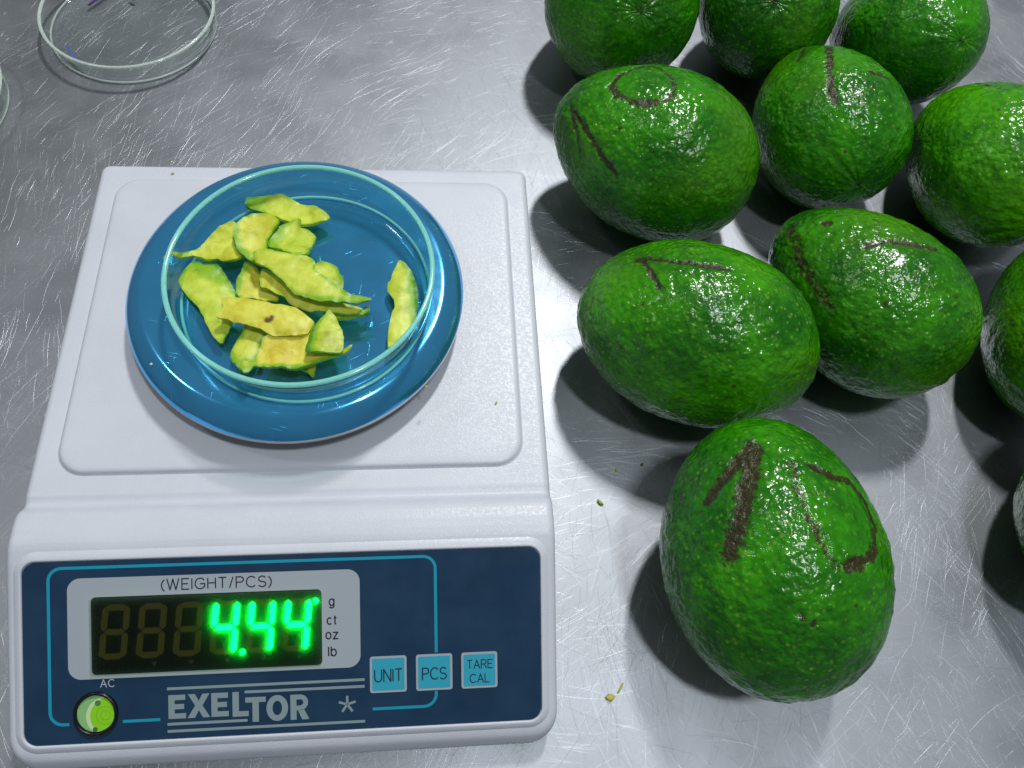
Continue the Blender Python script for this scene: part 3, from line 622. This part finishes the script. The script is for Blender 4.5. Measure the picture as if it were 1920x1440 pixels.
lathe('protective_film', [(0, .0660), (.030, .0660), (.0565, .0660), (.0574, .06597), (.0582, .06583), (.0590, .06555), (.0598, .0651), (.0611, .0643), (.0625, .0633), (.0638, .0620), (.0649, .0604), (.0656, .0590)], PX, PY, 0, film_material(), PN_, 200)
lathe('steel_rim', [(.0655, .0591), (.0656, .0580), (.0655, .0566), (.0651, .0561), (.0640, .0560), (.0620, .0585), (0, .0586)], PX, PY, 0, STEEL, PN_, 200)

# ================================================================== petri dishes
DISH = [(0, .0007), (.038, .0007), (.0405, .0002), (.0425, 0), (.0450, .0006), (.0472, .0022), (.0484, .0045), (.0490, .0085), (.0497, .0160), (.0496, .0163), (.0482, .0163), (.0478, .0160),
        (.0470, .0085), (.0464, .0052), (.0450, .0034), (.0425, .0026), (.036, .0024), (0, .0024)]
GL1 = glass_material('teal_tinted_glass', (.97, 1, 1), (.62, .93, .90)); GL2 = glass_material('clear_glass', (1, 1, 1), (.92, .98, .95))
def rim_material(name, col, tw):
    m, nt, b = nmat(name)
    b.inputs['Base Color'].default_value = (*col, 1); b.inputs['Roughness'].default_value = .12
    b.inputs['Transmission Weight'].default_value = tw; b.inputs['IOR'].default_value = 1.5
    b.inputs['Subsurface Weight'].default_value = .0
    return m
DISH = [(r_ * .9885, z_) for r_, z_ in DISH]
RIM = [((.0488 + .0010 * math.cos(2 * math.pi * q / 12)) * .9885, .0171 + .0008 * math.sin(2 * math.pi * q / 12)) for q in range(12)]
FOOT = [(r_ * .9885, z_) for r_, z_ in [(.0474 + .0006 * math.cos(math.pi * q / 5), .0007 + .0006 * math.sin(math.pi * q / 5)) for q in range(10)]]
TEAL = rim_material('teal_glass_rim', (.42, 1.0, .92), .5); PALEG = rim_material('pale_glass_rim', (.90, 1.0, .95), .6)
def dish(cx, cy, cz, k, gl, rm, label, seg=160, hz=1.0):
    D = thing('petri_dish', (cx, cy, cz), label, 'petri dish', 'glass petri dishes')
    lathe('glass_body', [(r_ * k, z_ * hz) for r_, z_ in DISH], cx, cy, cz, gl, D, seg)
    lathe('rim', [(r_ * k, z_ - .0171 * (1 - hz)) for r_, z_ in RIM], cx, cy, cz, rm, D, seg, True)
    lathe('foot_ring', [(r_ * k, z_) for r_, z_ in FOOT], cx, cy, cz, rm, D, seg, True)
    return D
d1 = dish(.0036, -.0046, .0661, 1.0, GL1, TEAL, 'open glass dish of avocado slices on the blue weighing pan')
D2 = dish(-.1185, .2215, .0003, .966, GL2, PALEG, 'empty glass dish with purple ink marks on the table behind the scale', hz=.70)
PURPLE = simple('purple_ink', (.05, .008, .14), .5); BLUEINK = simple('blue_ink', (.07, .11, .30), .5)
def ink(name, pts, w, mat):
    P = [Vector(p) / 1000 for p in pts]; vs_, fs = [], []
    for i in range(len(P)):
        d = (P[min(i + 1, len(P) - 1)] - P[max(i - 1, 0)]).normalized(); n_ = Vector((-d.y, d.x, 0)).normalized() * w / 2000
        vs_ += [P[i] - n_, P[i] + n_]
    for i in range(len(P) - 1): fs.append((2 * i, 2 * i + 1, 2 * i + 3, 2 * i + 2))
    return ob_from(name, vs_, fs, mat, D2, False)
ink('ink_mark', [(-146.0, 235.0, 2.9), (-142, 240.5, 2.9), (-137.6, 246.5, 2.9)], 2.0, PURPLE)
ink('ink_mark', [(-124.5, 243.5, 2.9), (-121, 240.8, 2.9)], 1.8, PURPLE)
ink('ink_mark', [(-150.2, 199.0, 5.2), (-147.5, 194.6, 5.2), (-143.5, 189.8, 5.0), (-138.8, 186.0, 4.6)], 1.5, BLUEINK)
dish(-.2190, .1540, .0003, .966, GL2, PALEG, 'glass dish of which only a curved edge shows at the picture side', 120, .70)

# ================================================================== avocado slices
def flesh_material(i, warm):
    m, nt, b = nmat('avocado_flesh'); co = objco(nt)
    off = nt.nodes.new('ShaderNodeVectorMath'); off.operation = 'ADD'; L(nt, co, off.inputs[0]); off.inputs[1].default_value = (i * 1.1, i * .7, i)
    co = off.outputs[0]
    at = nt.nodes.new('ShaderNodeAttribute'); at.attribute_name = 'green'
    st = noise_n(nt, co, 130.0, 3.0, .55, 1.0)
    y0 = (.60 + .17 * warm, .74 - .05 * warm, .09, 1); y1 = (.42 + .27 * warm, .60 - .07 * warm, .03, 1)
    fl = mixcol(nt, maprange(nt, st, .36, .66), y0, y1)
    gf = math_(nt, 'ADD', at.outputs['Fac'], math_(nt, 'MULTIPLY', math_(nt, 'SUBTRACT', noise_n(nt, co, 260.0, 4.0, .6), .5), .7))
    gr = mixcol(nt, maprange(nt, gf, .12, .55), fl, (.24, .48, .010, 1))
    gr = mixcol(nt, maprange(nt, gf, .60, 1.05), gr, (.07, .27, .006, 1))
    br = nt.nodes.new('ShaderNodeAttribute'); br.attribute_name = 'bruise'
    gr = mixcol(nt, maprange(nt, math_(nt, 'ADD', br.outputs['Fac'], math_(nt, 'MULTIPLY', math_(nt, 'SUBTRACT', st, .5), 1.6)), .15, .75), gr, (.13, .06, .008, 1))
    L(nt, gr, b.inputs['Base Color'])
    b.inputs['Roughness'].default_value = .44
    b.inputs['Subsurface Weight'].default_value = .4; b.inputs['Subsurface Radius'].default_value = (1.0, .9, .25); b.inputs['Subsurface Scale'].default_value = .0016
    hh = math_(nt, 'ADD', noise_n(nt, co, 420.0, 2.0, .6), math_(nt, 'MULTIPLY', st, .9))
    L(nt, bump(nt, hh, .00022, .6), b.inputs['Normal'])
    return m
FLOOR_Z = .0687
def make_slice(i, pts, z, label, gdir, gedge, cup, bend, warm, tilt=(0, 0), thick=.0011, floor=FLOOR_Z, bruise=None):
    rnd = random.Random(i * 17 + 3)
    P = [Vector(p) / 1000 for p in pts]; n = len(P); cen = sum(P, Vector((0, 0))) / n
    # smooth, ragged outline
    out = []
    for q in range(n):
        a, b, c, d = P[q - 1], P[q], P[(q + 1) % n], P[(q + 2) % n]
        m_ = max(2, int((c - b).length / .0007))
        for s_ in range(m_):
            t = s_ / m_
            p = .5 * ((2 * b) + (c - a) * t + (2 * a - 5 * b + 4 * c - d) * t * t + (3 * b - a - 3 * c + d) * t ** 3)
            p = p * .6 + (b + (c - b) * t) * .4
            nz = noise.noise(Vector((p.x * 700, p.y * 700, i))) * .00028 + noise.noise(Vector((p.x * 260, p.y * 260, i + 5))) * .0003
            dd = (p - cen).normalized(); out.append(p + dd * nz)
    m_ = len(out)
    def inside(x, y):
        r_ = False
        for q in range(m_):
            a, b = out[q], out[(q + 1) % m_]
            if (a.y > y) != (b.y > y) and x < (b.x - a.x) * (y - a.y) / (b.y - a.y) + a.x: r_ = not r_
        return r_
    def bd(p): return min((p - q).length for q in out)
    pts2 = list(out); step = .0010
    x0, x1 = min(p.x for p in out), max(p.x for p in out); y0, y1 = min(p.y for p in out), max(p.y for p in out)
    yy = y0 + step / 2; k_ = 0
    while yy < y1:
        xx = x0 + (step / 2 if k_ % 2 else 0)
        while xx < x1:
            p = Vector((xx + rnd.uniform(-1, 1) * step * .15, yy + rnd.uniform(-1, 1) * step * .15))
            if inside(p.x, p.y) and bd(p) > step * .55: pts2.append(p)
            xx += step
        yy += step * .87; k_ += 1
    res = delaunay_2d_cdt(pts2, [(q, (q + 1) % m_) for q in range(m_)], [list(range(m_))], 1, 1e-7)
    V2, F2 = res[0], res[2]
    # principal axes
    sxx = sum((p.x - cen.x) ** 2 for p in V2); syy = sum((p.y - cen.y) ** 2 for p in V2); sxy = sum((p.x - cen.x) * (p.y - cen.y) for p in V2)
    th = .5 * math.atan2(2 * sxy, sxx - syy); U = Vector((math.cos(th), math.sin(th))); W = Vector((-U.y, U.x))
    uu = [(p - cen).dot(U) for p in V2]; ww = [(p - cen).dot(W) for p in V2]
    um = max(abs(q) for q in uu); wm = max(abs(q) for q in ww)
    verts, green, bru = [], [], []
    g = Vector(gdir[:2]); gl_ = g.length; g = g / gl_ if gl_ else g
    ext = max(abs((p - cen).dot(g)) for p in V2) if gl_ else 1
    for p, u_, w_ in zip(V2, uu, ww):
        e = bd(p)
        h = cup * (w_ / wm) ** 2 + bend * (u_ / um) ** 2 + tilt[0] * (p.x - cen.x) + tilt[1] * (p.y - cen.y)
        h += .0005 * noise.noise(Vector((p.x * 130, p.y * 130, i * 3))) + .00018 * noise.noise(Vector((p.x * 420, p.y * 420, i)))
        h += .0007 * max(0, 1 - e / .0022) * noise.noise(Vector((p.x * 380, p.y * 380, i + 9)))
        verts.append((p.x - cen.x, p.y - cen.y, h))
        gv = gedge * max(0, 1 - e / .0022)
        if gl_: gv += gl_ * max(0.0, ((p - cen).dot(g) / ext - .15) / .85)
        green.append(min(1.15, gv))
        bru.append(0.0 if bruise is None else max(max(0.0, 1 - (p * 1000 - Vector(b_)).length / r_) for b_, r_ in bruise))
    o = ob_from('avocado_slice', verts, [tuple(q) for q in F2], flesh_material(i, warm))
    at = o.data.attributes.new('green', 'FLOAT', 'POINT'); at.data.foreach_set('value', green)
    at = o.data.attributes.new('bruise', 'FLOAT', 'POINT'); at.data.foreach_set('value', bru)
    lo = min(v_[2] for v_ in verts) - thick / 2
    o.location = (cen.x, cen.y, max(floor + z / 1000, floor - lo + .0001))
    so = o.modifiers.new('thickness', 'SOLIDIFY'); so.thickness = thick; so.offset = 0.0
    es = o.modifiers.new('crisp_edges', 'EDGE_SPLIT'); es.split_angle = R(48)
    return tag(o, label, 'avocado slice', 'avocado slices')
SL = [  # key, label, green direction+strength, edge green, cup, bend, warm
 ('S1', 'yellow-green slice highest up in the dish, nearest its back wall', (-1, .1, .95), .35, .0022, .001, .2),
 ('S2', 'slice with a long thin tail touching the dish wall', (0, 0), .35, .0020, .0018, .35),
 ('S3', 'broad pale rounded slice under the tip of the long diagonal one', (-.6, -.3), .45, .0018, .001, .45),
 ('S4', 'short slice with a green folded edge behind the long diagonal one', (-.8, .3), .40, .0022, .001, .1),
 ('S5', 'long diagonal slice with a pointed tail on top of the heap', (.15, -.45), .50, -.0016, -.001, .25),
 ('S6', 'narrow pale slice directly under the long diagonal one', (0, 0), .35, -.001, -.001, .45),
 ('S6b', 'green pointed end of a slice sticking out below the long diagonal tail', (.7, -.4), .5, .0012, .001, 0),
 ('S7', 'small pale green slice peeping out behind the long diagonal one', (.3, 0), .5, .0014, 0, .1),
 ('S8', 'large slice with a green top lying closest to the curved wall of the dish', (.45, .75), .40, -.0018, -.001, .15),
 ('S9', 'small yellow slice with a round dimple between the two largest ones', (-.7, .2), .35, .001, .001, .6),
 ('S10', 'wide pale yellow slice with a small brown spot in the middle of the heap', (0, 0), .22, -.0012, -.0012, .6),
 ('S11', 'curled slice standing out below the brown spotted one', (-.2, -.7), .5, -.0018, .001, .3),
 ('S12', 'yellow slice with a long green rim lying lowest in the heap', (.1, -1.0), .45, .0016, .0018, .8),
 ('S13', 'small triangular slice lying on the heap beside the brown spotted one', (-1.0, .1), .40, -.0014, -.0006, .2),
 ('S14', 'tiny slice tip poking out under the green rimmed slice', (0, 0), .4, .0006, 0, .5),
 ('S15', 'single crescent slice lying apart from the heap', (1.0, .1), .30, -.0018, .0006, .2),
]
for i, (key, lab, gd, ge, cup, bend, warm) in enumerate(SL):
    pts, z = SLICES[key]
    BRU = ((-7.6, -23.7), (-6.2, -22.6))
    if len(gd) == 3: gd = (gd[0] * gd[2], gd[1] * gd[2])
    make_slice(i, pts, z, lab, gd, ge, cup * .8, bend * .8, warm, bruise=[(BRU[0], 2.0), (BRU[1], 1.6)] if key == 'S10' else None)
far = make_slice(40, [(-190, 148), (-182, 152), (-178.0, 157), (-178, 162), (-182, 166), (-190, 164)], 1.5, 'yellowish slice in the dish that is cut by the picture side', (.4, 0), .4, .0012, .001, .3, floor=.0030)
# brown bruise on the pale slice
# ================================================================== crumbs
CR1 = simple('yellow_crumb', (.50, .46, .06), .6); CR2 = simple('green_crumb', (.38, .47, .05), .6); CR3 = simple('brown_crumb', (.10, .06, .02), .7); CR4 = simple('pale_crumb', (.62, .70, .55), .5)
def crumb(x, y, z, s, asp, rot, mat, label, seed):
    bm = bmesh.new(); bmesh.ops.create_icosphere(bm, subdivisions=2, radius=1.0)
    for v_ in bm.verts:
        q = v_.co * 1.3 + Vector((seed * 3.1, seed, 0)); k_ = 1 + .55 * noise.noise(q) + .2 * noise.noise(q * 2.7)
        v_.co = Vector((v_.co.x * k_ * s / 2000, v_.co.y * k_ * s / 2000 * asp, v_.co.z * k_ * s / 2000 * min(.5, asp)))
    zl = min(v_.co.z for v_ in bm.verts)
    for v_ in bm.verts: v_.co.z -= zl
    me = bpy.data.meshes.new('avocado_crumb'); bm.to_mesh(me); bm.free(); me.materials.append(mat); me.shade_smooth()
    o = bpy.data.objects.new('avocado_crumb', me); COL.objects.link(o); o.location = (x / 1000, y / 1000, z / 1000); o.rotation_euler = (0, 0, R(rot))
    return tag(o, label, 'crumb', 'stray avocado crumbs')
crumb(123.7, -71.1, 0, 3.4, .45, -50, CR2, 'green flake on the steel beside the scale, above its panel level', 1)
crumb(119.2, -150.7, 0, 3.6, .7, 10, CR1, 'largest yellow crumb on the steel beside the front of the scale', 2)
crumb(123.9, -147.4, 0, 4.6, .18, 55, CR1, 'thin yellow sliver next to the largest crumb', 3)
crumb(132.6, -56.1, 0, 2.2, .4, 80, CR2, 'tiny green crumb in the shadow below the scratched 1 avocado', 4)
crumb(144.6, -53.8, 0, 1.8, .6, 30, CR3, 'tiny brown speck on the steel between the two front avocados', 5)
crumb(-50.4, -35.1, 66.0, 1.1, .9, 10, CR4, 'pale speck on the blue film beside the dish', 6)
crumb(49.0, -43.2, 61.0, 1.3, .7, 40, CR1, 'yellow speck on the rim of the weighing pan', 7)
crumb(26.6, -12.6, 68.5, 2.6, .3, 20, CR3, 'brown fibre at the tip of the green pointed slice in the dish', 11)
crumb(76.2, -43.8, 47.0, 1.5, .5, 60, CR1, 'yellow speck on the white deck of the scale', 8)
crumb(-63.9, 72.9, 45.0, 1.4, .6, 10, CR1, 'faint yellow speck near the back edge of the scale', 9)
